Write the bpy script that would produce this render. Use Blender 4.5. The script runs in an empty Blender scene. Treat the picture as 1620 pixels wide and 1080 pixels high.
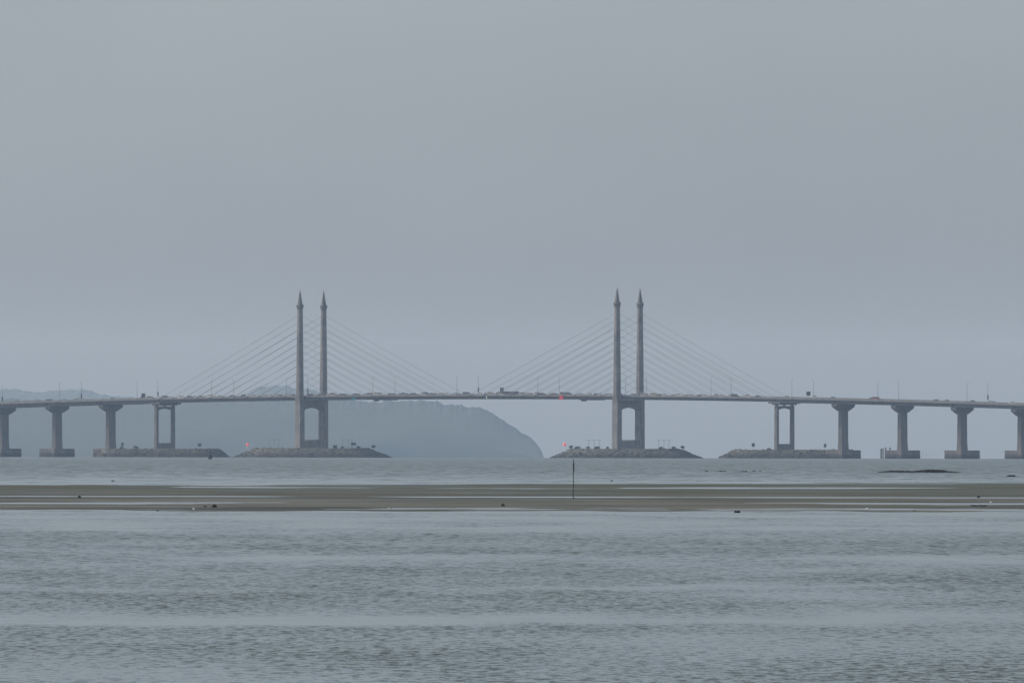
import bpy, math, random
import numpy as np
from mathutils import Vector, Matrix, noise as mnoise

random.seed(7)
rng = np.random.default_rng(7)
scene = bpy.context.scene
col = scene.collection
R_ = math.radians

# ------------------------------------------------------------------ camera model
F = 15462.0            # focal length in photo pixels (photo 1620 x 1080)
CAMZ = 3.0
H0 = 710.0             # photo row of the true horizontal
ROLL = 0.00185
RE = 7.433e6           # effective earth radius (with refraction)
DB = 5871.0            # distance to the middle of the bridge
A = R_(32.0)           # obliquity of the bridge
XC = -68.8 / F * DB
CA, SA = math.cos(A), math.sin(A)


def sea(x, y):
    return -(x * x + y * y) / (2 * RE)


def at(px, py, Y):
    """a photo pixel at distance Y -> world point"""
    yc = py - ROLL * (px - 810)
    return Vector(((px - 810) * Y / F, Y, CAMZ + (H0 - yc) * Y / F))


def dist_of(py, px=810):
    """distance at which the sea surface shows at photo row py"""
    dep = (py - ROLL * (px - 810) - H0) / F
    b = dep * RE
    return b - math.sqrt(max(b * b - 2 * CAMZ * RE, 0))


# ------------------------------------------------------------------ mesh helpers
class MB:
    def __init__(self):
        self.v = []
        self.f = []
        self.m = []

    def face(self, pts, mi=0):
        n = len(self.v)
        self.v += [tuple(p) for p in pts]
        self.f.append(tuple(range(n, n + len(pts))))
        self.m.append(mi)

    def add(self, verts, faces, mi=0):
        n = len(self.v)
        self.v += [tuple(p) for p in verts]
        for f in faces:
            self.f.append(tuple(i + n for i in f))
            self.m.append(mi)

    def box(self, x0, x1, y0, y1, z0, z1, mi=0):
        vs = [(x0, y0, z0), (x1, y0, z0), (x1, y1, z0), (x0, y1, z0),
              (x0, y0, z1), (x1, y0, z1), (x1, y1, z1), (x0, y1, z1)]
        fs = [(0, 3, 2, 1), (4, 5, 6, 7), (0, 1, 5, 4), (1, 2, 6, 5), (2, 3, 7, 6), (3, 0, 4, 7)]
        self.add(vs, fs, mi)

    def loft(self, rings, mi=0, cap=True):
        n = len(rings[0])
        vs = [p for r in rings for p in r]
        fs = []
        for k in range(len(rings) - 1):
            for i in range(n):
                j = (i + 1) % n
                fs.append((k * n + i, k * n + j, (k + 1) * n + j, (k + 1) * n + i))
        if cap:
            fs.append(tuple(reversed(range(n))))
            fs.append(tuple((len(rings) - 1) * n + i for i in range(n)))
        self.add(vs, fs, mi)

    def tube(self, p0, p1, r0, r1=None, n=6, mi=0):
        p0, p1 = Vector(p0), Vector(p1)
        r1 = r0 if r1 is None else r1
        d = (p1 - p0).normalized()
        u = d.orthogonal().normalized()
        w = d.cross(u)
        rings = []
        for p, r in ((p0, r0), (p1, r1)):
            rings.append([p + (u * math.cos(2 * math.pi * i / n) + w * math.sin(2 * math.pi * i / n)) * r for i in range(n)])
        self.loft(rings, mi)

    def blob(self, c, rx, ry, rz, seed=0, rough=.25, sub=2, mi=0):
        """angular boulder"""
        import bmesh
        bm = bmesh.new()
        bmesh.ops.create_icosphere(bm, subdivisions=sub, radius=1)
        vs = []
        for v in bm.verts:
            k = 1 + rough * 2 * mnoise.noise(v.co * 1.6 + Vector((seed * 7.3, seed * 1.7, 0)))
            vs.append((c[0] + v.co.x * rx * k, c[1] + v.co.y * ry * k, c[2] + v.co.z * rz * k))
        fs = [tuple(v.index for v in f.verts) for f in bm.faces]
        bm.free()
        self.add(vs, fs, mi)

    def build(self, name, mats, parent=None, smooth=False):
        me = bpy.data.meshes.new(name)
        me.from_pydata(self.v, [], self.f)
        if not isinstance(mats, (list, tuple)):
            mats = [mats]
        for m in mats:
            me.materials.append(m)
        if len(mats) > 1:
            me.polygons.foreach_set('material_index', self.m)
        me.validate()
        if smooth:
            me.shade_smooth()
        else:
            me.shade_flat()
        me.update()
        o = bpy.data.objects.new(name, me)
        col.objects.link(o)
        if parent is not None:
            o.parent = parent
        return o


def tag(o, label=None, cat=None, group=None, kind=None):
    if label: o['label'] = label
    if cat: o['category'] = cat
    if group: o['group'] = group
    if kind: o['kind'] = kind
    return o


def empty(name, loc, rz=0.0):
    o = bpy.data.objects.new(name, None)
    o.empty_display_size = 1
    col.objects.link(o)
    o.location = loc
    o.rotation_euler = (0, 0, rz)
    return o


def copy_tree(o, parent=None):
    c = o.copy()
    col.objects.link(c)
    c.parent = parent
    for ch in list(o.children):
        copy_tree(ch, c)
    return c


# ------------------------------------------------------------------ materials
def mat(name, c1, c2=None, scale=1.0, rough=.8, stretch=(1, 1, 1), detail=6, contrast=(.35, .65),
        bump=0.0, bump_scale=4.0, spec=.3, streak=0.0, tide=None):
    m = bpy.data.materials.new(name)
    m.use_nodes = True
    nt = m.node_tree
    b = nt.nodes['Principled BSDF']
    b.inputs['Roughness'].default_value = rough
    b.inputs['Specular IOR Level'].default_value = spec
    if c2 is None:
        c2 = tuple(c * .8 for c in c1)
    tc = nt.nodes.new('ShaderNodeTexCoord')
    mp = nt.nodes.new('ShaderNodeMapping')
    mp.inputs['Scale'].default_value = stretch
    nt.links.new(tc.outputs['Object'], mp.inputs[0])
    nz = nt.nodes.new('ShaderNodeTexNoise')
    nz.inputs['Scale'].default_value = scale
    nz.inputs['Detail'].default_value = detail
    nz.inputs['Roughness'].default_value = .6
    nt.links.new(mp.outputs[0], nz.inputs['Vector'])
    cr = nt.nodes.new('ShaderNodeValToRGB')
    cr.color_ramp.elements[0].position = contrast[0]
    cr.color_ramp.elements[1].position = contrast[1]
    cr.color_ramp.elements[0].color = (*c2, 1)
    cr.color_ramp.elements[1].color = (*c1, 1)
    nt.links.new(nz.outputs['Fac'], cr.inputs[0])
    out = cr.outputs[0]
    if streak > 0:   # rain streaks running down concrete
        mp2 = nt.nodes.new('ShaderNodeMapping')
        mp2.inputs['Scale'].default_value = (1.3, 1.3, .05)
        nt.links.new(tc.outputs['Object'], mp2.inputs[0])
        n2 = nt.nodes.new('ShaderNodeTexNoise')
        n2.inputs['Scale'].default_value = 1.0
        n2.inputs['Detail'].default_value = 4
        nt.links.new(mp2.outputs[0], n2.inputs['Vector'])
        mr = nt.nodes.new('ShaderNodeMapRange')
        mr.inputs[1].default_value = .35; mr.inputs[2].default_value = .65
        mr.inputs[3].default_value = 1 - streak; mr.inputs[4].default_value = 1.0
        nt.links.new(n2.outputs['Fac'], mr.inputs[0])
        mx = nt.nodes.new('ShaderNodeMix'); mx.data_type = 'RGBA'; mx.blend_type = 'MULTIPLY'
        mx.inputs[0].default_value = 1.0
        nt.links.new(out, mx.inputs[6]); nt.links.new(mr.outputs[0], mx.inputs[7])
        out = mx.outputs[2]
    if tide:   # weed-dark zone the tide covers
        sp_ = nt.nodes.new('ShaderNodeSeparateXYZ'); nt.links.new(tc.outputs['Object'], sp_.inputs[0])
        ad = nt.nodes.new('ShaderNodeMath'); ad.operation = 'MULTIPLY_ADD'; nt.links.new(nz.outputs['Fac'], ad.inputs[0]); ad.inputs[1].default_value = 1.6
        nt.links.new(sp_.outputs['Z'], ad.inputs[2])
        mr = nt.nodes.new('ShaderNodeMapRange'); nt.links.new(ad.outputs[0], mr.inputs[0])
        mr.inputs[1].default_value = tide[0]; mr.inputs[2].default_value = tide[1]; mr.inputs[3].default_value = .38; mr.inputs[4].default_value = 1
        mx = nt.nodes.new('ShaderNodeMix'); mx.data_type = 'RGBA'; mx.blend_type = 'MULTIPLY'; mx.inputs[0].default_value = 1
        nt.links.new(out, mx.inputs[6]); nt.links.new(mr.outputs[0], mx.inputs[7]); out = mx.outputs[2]
    nt.links.new(out, b.inputs['Base Color'])
    if bump > 0:
        n3 = nt.nodes.new('ShaderNodeTexNoise')
        n3.inputs['Scale'].default_value = bump_scale
        n3.inputs['Detail'].default_value = 5
        nt.links.new(tc.outputs['Object'], n3.inputs['Vector'])
        bp = nt.nodes.new('ShaderNodeBump')
        bp.inputs['Strength'].default_value = 1
        bp.inputs['Distance'].default_value = bump
        nt.links.new(n3.outputs['Fac'], bp.inputs['Height'])
        nt.links.new(bp.outputs[0], b.inputs['Normal'])
    return m


M = {}
M['concrete'] = mat('weathered_concrete', (.19, .172, .155), (.12, .11, .10), .12, .85, streak=.35)
M['pylon'] = mat('pylon_concrete', (.285, .262, .238), (.165, .152, .142), .15, .85, streak=.5)
M['deck'] = mat('deck_concrete', (.17, .168, .165), (.12, .118, .115), .2, .85, stretch=(.3, 1, 1), streak=.3)
M['parapet'] = mat('parapet_concrete', (.24, .235, .225), (.18, .175, .17), .25, .85, streak=.25)
M['asphalt'] = mat('asphalt', (.06, .06, .06), (.045, .045, .045), .5, .9)
M['cap'] = mat('pile_cap_concrete', (.19, .165, .15), (.09, .085, .08), .25, .9, streak=.4, tide=(.2, 1.6))
M['rock'] = mat('rubble_rock', (.115, .110, .085), (.030, .034, .027), .8, .9, bump=.3, bump_scale=1.6, contrast=(.40, .58), tide=(2.4, 4.2))
M['rock_wet'] = mat('dark_wet_rock', (.03, .03, .03), (.014, .014, .014), 3, .9, bump=.05, bump_scale=8, spec=.1)
M['cable'] = mat('cable_sheath', (.22, .22, .22), (.17, .17, .17), .3, .5)
M['steel'] = mat('galvanised_steel', (.14, .145, .15), (.10, .10, .105), 1, .5)
M['dark'] = mat('dark_metal', (.05, .05, .055), (.03, .03, .035), 2, .6)
M['board'] = mat('sign_board_grey', (.07, .075, .08), (.045, .05, .055), 1.5, .6)
M['teal'] = mat('teal_net', (.03, .22, .24), (.02, .15, .17), 2, .8)
M['redcloth'] = mat('red_sheet', (.62, .05, .08), (.45, .03, .06), 1.2, .8)
M['white'] = mat('white_paint', (.75, .75, .73), (.62, .62, .6), 2, .5)
M['leaf'] = mat('leaf', (.075, .11, .04), (.03, .05, .02), .9, .8)
M['bark'] = mat('bark', (.12, .095, .07), (.07, .055, .04), 3, .9)
M['wood'] = mat('wet_wood', (.045, .037, .03), (.02, .017, .015), 8, .7, stretch=(1, 1, .1))
M['forest'] = mat('forest_canopy', (.026, .037, .020), (.020, .030, .015), .02, .95, detail=8)
M['glass'] = mat('car_glass', (.03, .035, .04), (.02, .025, .03), 3, .15, spec=.6)
M['tyre'] = mat('rubber', (.025, .025, .025), (.018, .018, .018), 5, .9)
M['grass'] = mat('dry_grass', (.19, .17, .09), (.08, .09, .04), .3, .95)


def lamp_mat(name, c, s):
    m = bpy.data.materials.new(name); m.use_nodes = True
    b = m.node_tree.nodes['Principled BSDF']
    b.inputs['Base Color'].default_value = (*c, 1)
    b.inputs['Emission Color'].default_value = (*c, 1)
    b.inputs['Emission Strength'].default_value = s
    return m


M['redlamp'] = lamp_mat('red_lamp', (1.0, .08, .08), .35)

# ------------------------------------------------------------------ world, sun
SUN_EL, SUN_AZ = R_(36), Vector((-0.985, 0.17, 0)).normalized()   # direction towards the sun
w = bpy.data.worlds.new('World'); scene.world = w; w.use_nodes = True
nt = w.node_tree
bg = nt.nodes['Background']
sky = nt.nodes.new('ShaderNodeTexSky'); sky.sky_type = 'NISHITA'
sky.sun_disc = False
sky.sun_elevation = SUN_EL
sky.sun_rotation = math.atan2(SUN_AZ.x, SUN_AZ.y)
sky.air_density = 1.2; sky.dust_density = 2.0; sky.ozone_density = 1.0
# high thin overcast veiling the sky: pull the clear-sky colours towards their grey
hs = nt.nodes.new('ShaderNodeHueSaturation'); hs.inputs['Saturation'].default_value = .25
nt.links.new(sky.outputs[0], hs.inputs['Color'])
# faint broad unevenness of the veil
tcw = nt.nodes.new('ShaderNodeTexCoord')
mpw = nt.nodes.new('ShaderNodeMapping'); mpw.inputs['Scale'].default_value = (1, 1, 2.2)
nzw = nt.nodes.new('ShaderNodeTexNoise'); nzw.inputs['Scale'].default_value = 22; nzw.inputs['Detail'].default_value = 2
nt.links.new(tcw.outputs['Generated'], mpw.inputs[0]); nt.links.new(mpw.outputs[0], nzw.inputs['Vector'])
mrw = nt.nodes.new('ShaderNodeMapRange')
mrw.inputs[1].default_value = .25; mrw.inputs[2].default_value = .75
mrw.inputs[3].default_value = .955; mrw.inputs[4].default_value = 1.045
nt.links.new(nzw.outputs['Fac'], mrw.inputs[0])
mxw = nt.nodes.new('ShaderNodeMix'); mxw.data_type = 'RGBA'; mxw.blend_type = 'MULTIPLY'
mxw.inputs[0].default_value = 1
veil = nt.nodes.new('ShaderNodeMix'); veil.data_type = 'RGBA'; veil.blend_type = 'MULTIPLY'   # cool veil of cirrus
veil.inputs[0].default_value = 1; veil.inputs[7].default_value = (.975, 1.098, 1.27, 1)
nt.links.new(hs.outputs[0], veil.inputs[6]); nt.links.new(veil.outputs[2], mxw.inputs[6]); nt.links.new(mrw.outputs[0], mxw.inputs[7])
nt.links.new(mxw.outputs[2], bg.inputs['Color'])
bg.inputs['Strength'].default_value = .096

sl = bpy.data.lights.new('sun', 'SUN'); sl.energy = 4.0; sl.angle = R_(3.0); sl.color = (1, .91, .84)
so = bpy.data.objects.new('sun', sl); col.objects.link(so)
sd = Vector((SUN_AZ.x * math.cos(SUN_EL), SUN_AZ.y * math.cos(SUN_EL), math.sin(SUN_EL)))
so.rotation_euler = sd.to_track_quat('Z', 'Y').to_euler()
so.location = (-200, 200, 400)

# ------------------------------------------------------------------ camera
cam = bpy.data.cameras.new('camera'); co = bpy.data.objects.new('camera', cam); col.objects.link(co)
cam.sensor_width = 36; cam.lens = 36 * F / 1620
cam.clip_start = 1; cam.clip_end = 60000
pitch = math.atan((H0 - 540) / F)
co.matrix_world = Matrix.Translation((0, 0, CAMZ)) @ Matrix.Rotation(math.pi / 2 + pitch, 4, 'X') @ Matrix.Rotation(ROLL, 4, 'Z')
scene.camera = co

# ------------------------------------------------------------------ sea
def vnoise(x, y, seed=0):
    """numpy value noise in -1..1"""
    xi = np.floor(x).astype(np.int64); yi = np.floor(y).astype(np.int64)
    fx = x - xi; fy = y - yi
    fx = fx * fx * (3 - 2 * fx); fy = fy * fy * (3 - 2 * fy)

    def h(a, b):
        n = (a * 374761393 + b * 668265263 + seed * 974634777) & 0x7fffffff
        n = ((n ^ (n >> 13)) * 1274126177) & 0x7fffffff
        return ((n ^ (n >> 16)) & 0xffff) / 32767.5 - 1
    return (h(xi, yi) * (1 - fx) + h(xi + 1, yi) * fx) * (1 - fy) + (h(xi, yi + 1) * (1 - fx) + h(xi + 1, yi + 1) * fx) * fy


def fbm(x, y, o=4, seed=0, g=.5):
    s = 0; a = 1; t = 0
    for k in range(o):
        s = s + a * vnoise(x * 2 ** k, y * 2 ** k, seed + k); t += a; a *= g
    return s / t


def grid_mesh(name, X, Y, Z, m, smooth=True):
    n, k = X.shape
    me = bpy.data.meshes.new(name)
    v = np.stack([X, Y, Z], -1).reshape(-1, 3)
    i = np.arange(n * k).reshape(n, k)
    f = np.stack([i[:-1, :-1], i[:-1, 1:], i[1:, 1:], i[1:, :-1]], -1).reshape(-1, 4)
    me.from_pydata(v.tolist(), [], f.tolist())
    me.materials.append(m)
    me.update()
    if smooth: me.shade_smooth()
    o = bpy.data.objects.new(name, me); col.objects.link(o)
    return o


def water_material():
    m = bpy.data.materials.new('sea_water'); m.use_nodes = True
    nt = m.node_tree; N = nt.nodes; L = nt.links
    b = N['Principled BSDF']
    b.inputs['Base Color'].default_value = (.062, .080, .068, 1)
    b.inputs['IOR'].default_value = 1.333
    geo = N.new('ShaderNodeNewGeometry')
    sep = N.new('ShaderNodeSeparateXYZ'); L.new(geo.outputs['Position'], sep.inputs[0])

    def mapping(sx, sy, off=0):
        c = N.new('ShaderNodeMapping'); c.inputs['Scale'].default_value = (sx, sy, 0)
        c.inputs['Location'].default_value = (off, off * 1.7, 0)
        L.new(geo.outputs['Position'], c.inputs[0]); return c.outputs[0]

    def noise(vec, detail=3, rough=.55, dist=0):
        n = N.new('ShaderNodeTexNoise'); n.noise_dimensions = '2D'
        n.inputs['Scale'].default_value = 1
        n.inputs['Detail'].default_value = detail; n.inputs['Roughness'].default_value = rough
        n.inputs['Distortion'].default_value = dist
        L.new(vec, n.inputs['Vector']); return n.outputs['Fac']

    def math_(op, a, b_=None, c_=None):
        n = N.new('ShaderNodeMath'); n.operation = op
        for i, s in enumerate((a, b_, c_)):
            if s is None: continue
            if isinstance(s, (int, float)): n.inputs[i].default_value = s
            else: L.new(s, n.inputs[i])
        return n.outputs[0]
    # wind lanes and slicks: rough and calm belts at their distances from the beach
    wob = math_('MULTIPLY', math_('SUBTRACT', noise(mapping(.035, .012), 3), .5), math_('MULTIPLY', sep.outputs['Y'], .16))
    wob2 = math_('MULTIPLY', math_('SUBTRACT', noise(mapping(.5, .06, 5), 3), .5), math_('MULTIPLY', sep.outputs['Y'], .06))
    yy = math_('ADD', math_('ADD', sep.outputs['Y'], wob), wob2)
    # log-distance coordinate 100 m .. 1600 m -> 0..1
    lg = math_('DIVIDE', math_('LOGARITHM', math_('DIVIDE', math_('MAXIMUM', yy, 60), 100), 2), 4)
    cr = N.new('ShaderNodeValToRGB'); L.new(lg, cr.inputs[0])
    pts = [(1080, .42), (1040, .5), (1012, .45), (1000, .95), (993, .9), (984, .10), (972, .22), (962, .65),
           (955, .6), (948, .45), (935, .85), (928, .2), (918, .95), (903, .85), (893, .25), (884, .3), (874, 1.0),
           (845, .95), (836, .08), (828, .25), (812, .12), (806, .05), (764, .05), (756, .35), (748, .75), (738, 1.0)]
    pts = sorted([(math.log2(dist_of(y) / 100) / 4, v) for y, v in pts])
    els = cr.color_ramp.elements
    els[0].position = pts[0][0]; els[0].color = (pts[0][1],) * 3 + (1,)
    els[1].position = pts[-1][0]; els[1].color = (pts[-1][1],) * 3 + (1,)
    for p, v in pts[1:-1]:
        e = els.new(p); e.color = (v, v, v, 1)
    belt = cr.outputs[0]
    patch = noise(mapping(.11, .035, 11), 4, .65)
    patch = math_('MULTIPLY', math_('SUBTRACT', patch, .5), 2.4)
    amp = math_('MULTIPLY_ADD', math_('ADD', belt, patch), .72, .24)
    amp = math_('MINIMUM', math_('MAXIMUM', amp, .12), 1.15)
    # ripples: slope fields (wavelets, chop); their crests lie across the view
    def cnoise(vec, detail, rough):
        n = N.new('ShaderNodeTexNoise'); n.noise_dimensions = '2D'
        n.inputs['Scale'].default_value = 1; n.inputs['Detail'].default_value = detail
        n.inputs['Roughness'].default_value = rough; n.inputs['Distortion'].default_value = .3
        L.new(vec, n.inputs['Vector'])
        q = N.new('ShaderNodeSeparateXYZ'); L.new(n.outputs['Color'], q.inputs[0]); return q
    c1 = cnoise(mapping(4.9, 1.6), 4, .7)       # wavelets close to the beach
    c2 = cnoise(mapping(2.1, .50, 3), 4, .7)   # chop farther out
    c3 = cnoise(mapping(.5, .07, 8), 3, .65)    # open water
    c4 = cnoise(mapping(.10, .05, 2), 2, .5)

    def ramp(a0, a1, b0, b1):
        n = N.new('ShaderNodeMapRange'); n.interpolation_type = 'SMOOTHSTEP'; L.new(sep.outputs['Y'], n.inputs[0])
        for i, q in enumerate((a0, a1, b0, b1)): n.inputs[i + 1].default_value = q
        return n.outputs[0]
    w1 = ramp(150, 330, 1.0, .35); w2 = ramp(120, 300, .45, 1.15); w3 = ramp(350, 1100, .25, 1.9)

    def mixn(ch):
        a = math_('MULTIPLY', math_('SUBTRACT', c1.outputs[ch], .5), w1)
        b2 = math_('MULTIPLY', math_('SUBTRACT', c2.outputs[ch], .5), w2)
        c_ = math_('MULTIPLY', math_('SUBTRACT', c3.outputs[ch], .5), w3)
        d_ = math_('MULTIPLY', math_('SUBTRACT', c4.outputs[ch], .5), .22)
        return math_('ADD', math_('ADD', a, d_), math_('ADD', b2, c_))
    sx = math_('MULTIPLY', math_('MULTIPLY', mixn('X'), amp), .35 * WAVE)
    # facets that can be seen at this grazing angle lean to the shore; crests are short and sharp
    def crest(o, a0, a1):
        n = N.new('ShaderNodeMapRange'); n.interpolation_type = 'SMOOTHSTEP'; L.new(o, n.inputs[0])
        n.inputs[1].default_value = a0; n.inputs[2].default_value = a1; return n.outputs[0]
    yv = math_('ADD', math_('MULTIPLY', crest(c1.outputs['Y'], .47, .60), math_('MULTIPLY', w1, .30)), math_('MULTIPLY', crest(c2.outputs['Y'], .48, .62), math_('MULTIPLY', w2, .17)))
    yv = math_('ADD', yv, math_('MULTIPLY', crest(c3.outputs['Y'], .45, .66), math_('MULTIPLY', w3, .13)))
    yv = math_('MAXIMUM', math_('ADD', yv, math_('MULTIPLY', math_('SUBTRACT', c4.outputs['Y'], .5), .15)), 0)
    sy = math_('MULTIPLY', math_('MULTIPLY', yv, amp), -1.5 * WAVE)
    cb = N.new('ShaderNodeCombineXYZ'); L.new(sx, cb.inputs[0]); L.new(sy, cb.inputs[1]); cb.inputs[2].default_value = 1
    nm = N.new('ShaderNodeVectorMath'); nm.operation = 'NORMALIZE'; L.new(cb.outputs[0], nm.inputs[0])
    L.new(nm.outputs[0], b.inputs['Normal'])
    rg = math_('ADD', math_('MULTIPLY', amp, .08), .13)
    L.new(rg, b.inputs['Roughness'])
    return m


WAVE = .72
M['water'] = water_material()
rr = np.unique(np.concatenate([[0.5], np.linspace(20, 1000, 60), np.linspace(1000, 8000, 71), np.linspace(8000, 22000, 50)]))
th = np.linspace(0, 2 * math.pi, 361)
RR, TT = np.meshgrid(rr, th, indexing='ij')
WX, WY = RR * np.sin(TT), RR * np.cos(TT)
tag(grid_mesh('sea', WX[:, ::-1], WY[:, ::-1], -(RR[:, ::-1] ** 2) / (2 * RE), M['water']), kind='structure')

# ------------------------------------------------------------------ mud flat
def mud_material():
    m = mat('tidal_mud', (.096, .093, .069), (.032, .034, .023), 1, .72, stretch=(.05, .04, 1), contrast=(.42, .58), detail=9, bump=.03, bump_scale=1.5, spec=.22)
    nt = m.node_tree; N = nt.nodes; L = nt.links; b = N['Principled BSDF']
    # seaweed and algae lie on the far half, smooth wet sand on the near half
    geo = N.new('ShaderNodeNewGeometry'); sep = N.new('ShaderNodeSeparateXYZ'); L.new(geo.outputs['Position'], sep.inputs[0])
    mr = N.new('ShaderNodeMapRange'); L.new(sep.outputs['Y'], mr.inputs[0])
    mr.inputs[1].default_value = 520; mr.inputs[2].default_value = 760; mr.inputs[3].default_value = 0; mr.inputs[4].default_value = 1
    mp = N.new('ShaderNodeMapping'); mp.inputs['Scale'].default_value = (.015, .03, 0); L.new(geo.outputs['Position'], mp.inputs[0])
    nz = N.new('ShaderNodeTexNoise'); nz.inputs['Scale'].default_value = 1; nz.inputs['Detail'].default_value = 5; L.new(mp.outputs[0], nz.inputs['Vector'])
    ad = N.new('ShaderNodeMath'); ad.operation = 'MULTIPLY_ADD'; L.new(nz.outputs['Fac'], ad.inputs[0]); ad.inputs[1].default_value = 1.6; ad.inputs[2].default_value = -.8
    a2 = N.new('ShaderNodeMath'); a2.operation = 'ADD'; a2.use_clamp = True; L.new(ad.outputs[0], a2.inputs[0]); L.new(mr.outputs[0], a2.inputs[1])
    mx = N.new('ShaderNodeMix'); mx.data_type = 'RGBA'
    src = b.inputs['Base Color'].links[0].from_socket
    L.new(a2.outputs[0], mx.inputs[0]); L.new(src, mx.inputs[6]); mx.inputs[7].default_value = (.05, .055, .035, 1)
    L.new(mx.outputs[2], b.inputs['Base Color'])
    mp2 = N.new('ShaderNodeMapping'); mp2.inputs['Scale'].default_value = (.04, .025, 0); L.new(geo.outputs['Position'], mp2.inputs[0])
    n2 = N.new('ShaderNodeTexNoise'); n2.inputs['Scale'].default_value = 1; n2.inputs['Detail'].default_value = 8; n2.inputs['Roughness'].default_value = .65
    L.new(mp2.outputs[0], n2.inputs['Vector'])
    rr_ = N.new('ShaderNodeMapRange'); L.new(n2.outputs['Fac'], rr_.inputs[0])
    rr_.inputs[1].default_value = .42; rr_.inputs[2].default_value = .60; rr_.inputs[3].default_value = .55; rr_.inputs[4].default_value = .85
    L.new(rr_.outputs[0], b.inputs['Roughness'])
    return m


M['mud'] = mud_material()
gx = np.arange(-150, 151, 1.5); gy = np.arange(440, 1000, 1.0)
GY, GX = np.meshgrid(gy, gx, indexing='ij')
far_edge = 845 + GX * .75 + 25 * fbm(GX / 60, GY * 0 + 3, 3, 5)
near_edge = 487 + 14 * fbm(GX / 14, GY * 0, 5, 9, .6) - 0.02 * GX
tt = (GY - near_edge) / (far_edge - near_edge)
base = (.04 + .05 * tt) * np.minimum(np.clip(tt * 4, -1, 1), np.clip((1 - tt) * 5, -1, 1))
und = .085 * fbm(GX / 38 + .5 * fbm(GX / 20, GY / 40, 2, 40), GY / 30, 5, 21, .6)
dips = 0
for (py, wdt, dep) in ((771, 20, .14), (777.5, 14, .10), (785.5, 13, .11), (795, 8, .06)):
    d0 = dist_of(py)
    dips = dips - dep * np.exp(-((GY - d0 - 10 * vnoise(GX / 30, GX * 0 + py, 3) - GX * .2) / wdt) ** 2) * np.clip(.55 + 1.1 * fbm(GX / 22, GX * 0 + py, 3, 8), 0, 1.3)
relief = base + und * np.clip(tt * 4, .3, 1) + dips + .012 * fbm(GX / 3, GY / 4, 3, 77)
GZ = relief + sea(GX, GY)
mud = tag(grid_mesh('mudflat', GX, GY, GZ, M['mud']), kind='structure')


def mud_z(x, y):
    i = min(max(int(round((y - gy[0]) / 1.0)), 0), len(gy) - 1); j = min(max(int(round((x - gx[0]) / 1.5)), 0), len(gx) - 1)
    return max(float(GZ[i, j]), sea(x, y))


# ------------------------------------------------------------------ hills
def hill(name, prof, Y0, depth, unit, seed, bumps, m):
    px = np.array([p[0] for p in prof], float); py = np.array([p[1] for p in prof], float)
    X = np.arange((px[0] - 810) * Y0 / F, (px[-1] - 810) * Y0 / F + 1, unit)
    PX = X * F / Y0 + 810
    top = CAMZ + (H0 - (np.interp(PX, px, py) - ROLL * (PX - 810))) * Y0 / F
    rough = 5 * fbm(X / 19, X * 0 + .5, 3, seed + 31) + 2.5 * np.abs(fbm(X / 7, X * 0, 2, seed + 33))
    low = sea(0, Y0) - 6
    kk = np.exp(-(np.arange(-60, 61) / 25.0) ** 2); kk /= kk.sum()
    sm = np.convolve(np.pad(top, 60, mode='edge'), kk, mode='valid')
    sm = np.minimum(sm, top + 6)
    rough = rough + (top - sm); top = sm
    v = np.sin(np.linspace(-math.pi / 2, math.pi / 2, 141))
    VV, XX = np.meshgrid(v, X, indexing='ij')
    prof2 = np.sqrt(np.clip(1 - np.abs(VV) ** 1.7, 0, 1))
    Z = low + (top[None, :] - low) * prof2
    Yw = Y0 + VV * depth + 60 * fbm(XX / 300, VV * 3, 3, seed)
    gully = fbm(XX / 120, (VV * 540 + Z) / 90, 4, seed + 3) * 3 * (1 - prof2)
    crowns = np.abs(fbm(XX / bumps, (Yw + 2.2 * Z) / bumps + 40, 3, seed + 9)) * bumps * .5
    Z = Z + rough[None, :] * prof2 ** 10
    Z = Z + (gully + crowns * (.05 + .95 * prof2 ** 6)) * np.clip((top[None, :] - low) / 30, 0, 1)
    return tag(grid_mesh(name, XX, Yw, Z, m, smooth=False), kind='structure')


hill('hill', [(-900, 700), (-700, 660), (-400, 640), (-100, 634), (150, 634), (300, 633), (420, 630), (500, 631), (560, 634), (580, 637), (598, 641), (607, 637),
              (619, 634.5), (626, 639), (636, 635), (650, 634), (669, 634), (680, 636), (691, 639), (700, 644), (711, 641), (728, 642), (741, 646),
              (749, 645), (760, 648), (772, 652), (782, 658), (791, 663), (800, 671), (811, 678), (819, 683), (834, 694), (842, 699), (848, 704), (856, 714), (859, 726)],
     15500, 540, 2.8, 4, 8.0, M['forest'])
hill('hill', [(-1200, 660), (-800, 625), (-400, 610), (-100, 612), (5, 617), (24, 617), (45, 620), (58, 623), (68, 623), (77, 620), (103, 618.5), (130, 618), (143, 619), (150, 624),
              (160, 627), (185, 628), (230, 632), (300, 640), (360, 636), (389, 624), (400, 617), (409, 613), (430, 612), (457, 613), (470, 618), (485, 618), (500, 619), (520, 624),
              (545, 632), (600, 650), (680, 690), (720, 726)],
     20500, 700, 4.0, 14, 8.0, M['forest'])

# ------------------------------------------------------------------ bridge
ROOT = Vector((XC, DB, 0))
bridge = empty('cable_stayed_bridge', ROOT, -A)
tag(bridge, 'long grey concrete cable-stayed bridge with four spired pylon legs crossing the sea', 'bridge')


def W(s, t, z):
    """s along the bridge, t towards the viewer -> world"""
    return Vector((XC + s * CA - t * SA, DB - s * SA - t * CA, z))


def s_of(px, t=0.0):
    k = (px - 810) / F
    # XC + s CA - t SA = k (DB - s SA - t CA)
    return (k * (DB - t * CA) - XC + t * SA) / (CA + k * SA)


def top(s):
    return 36.0 - 4.0e-5 * s * s


def sea_b(s):
    p = W(s, 0, 0); return sea(p.x, p.y)


TOW = 112.5; LEGY = 13.1; HW = 12.2


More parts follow.
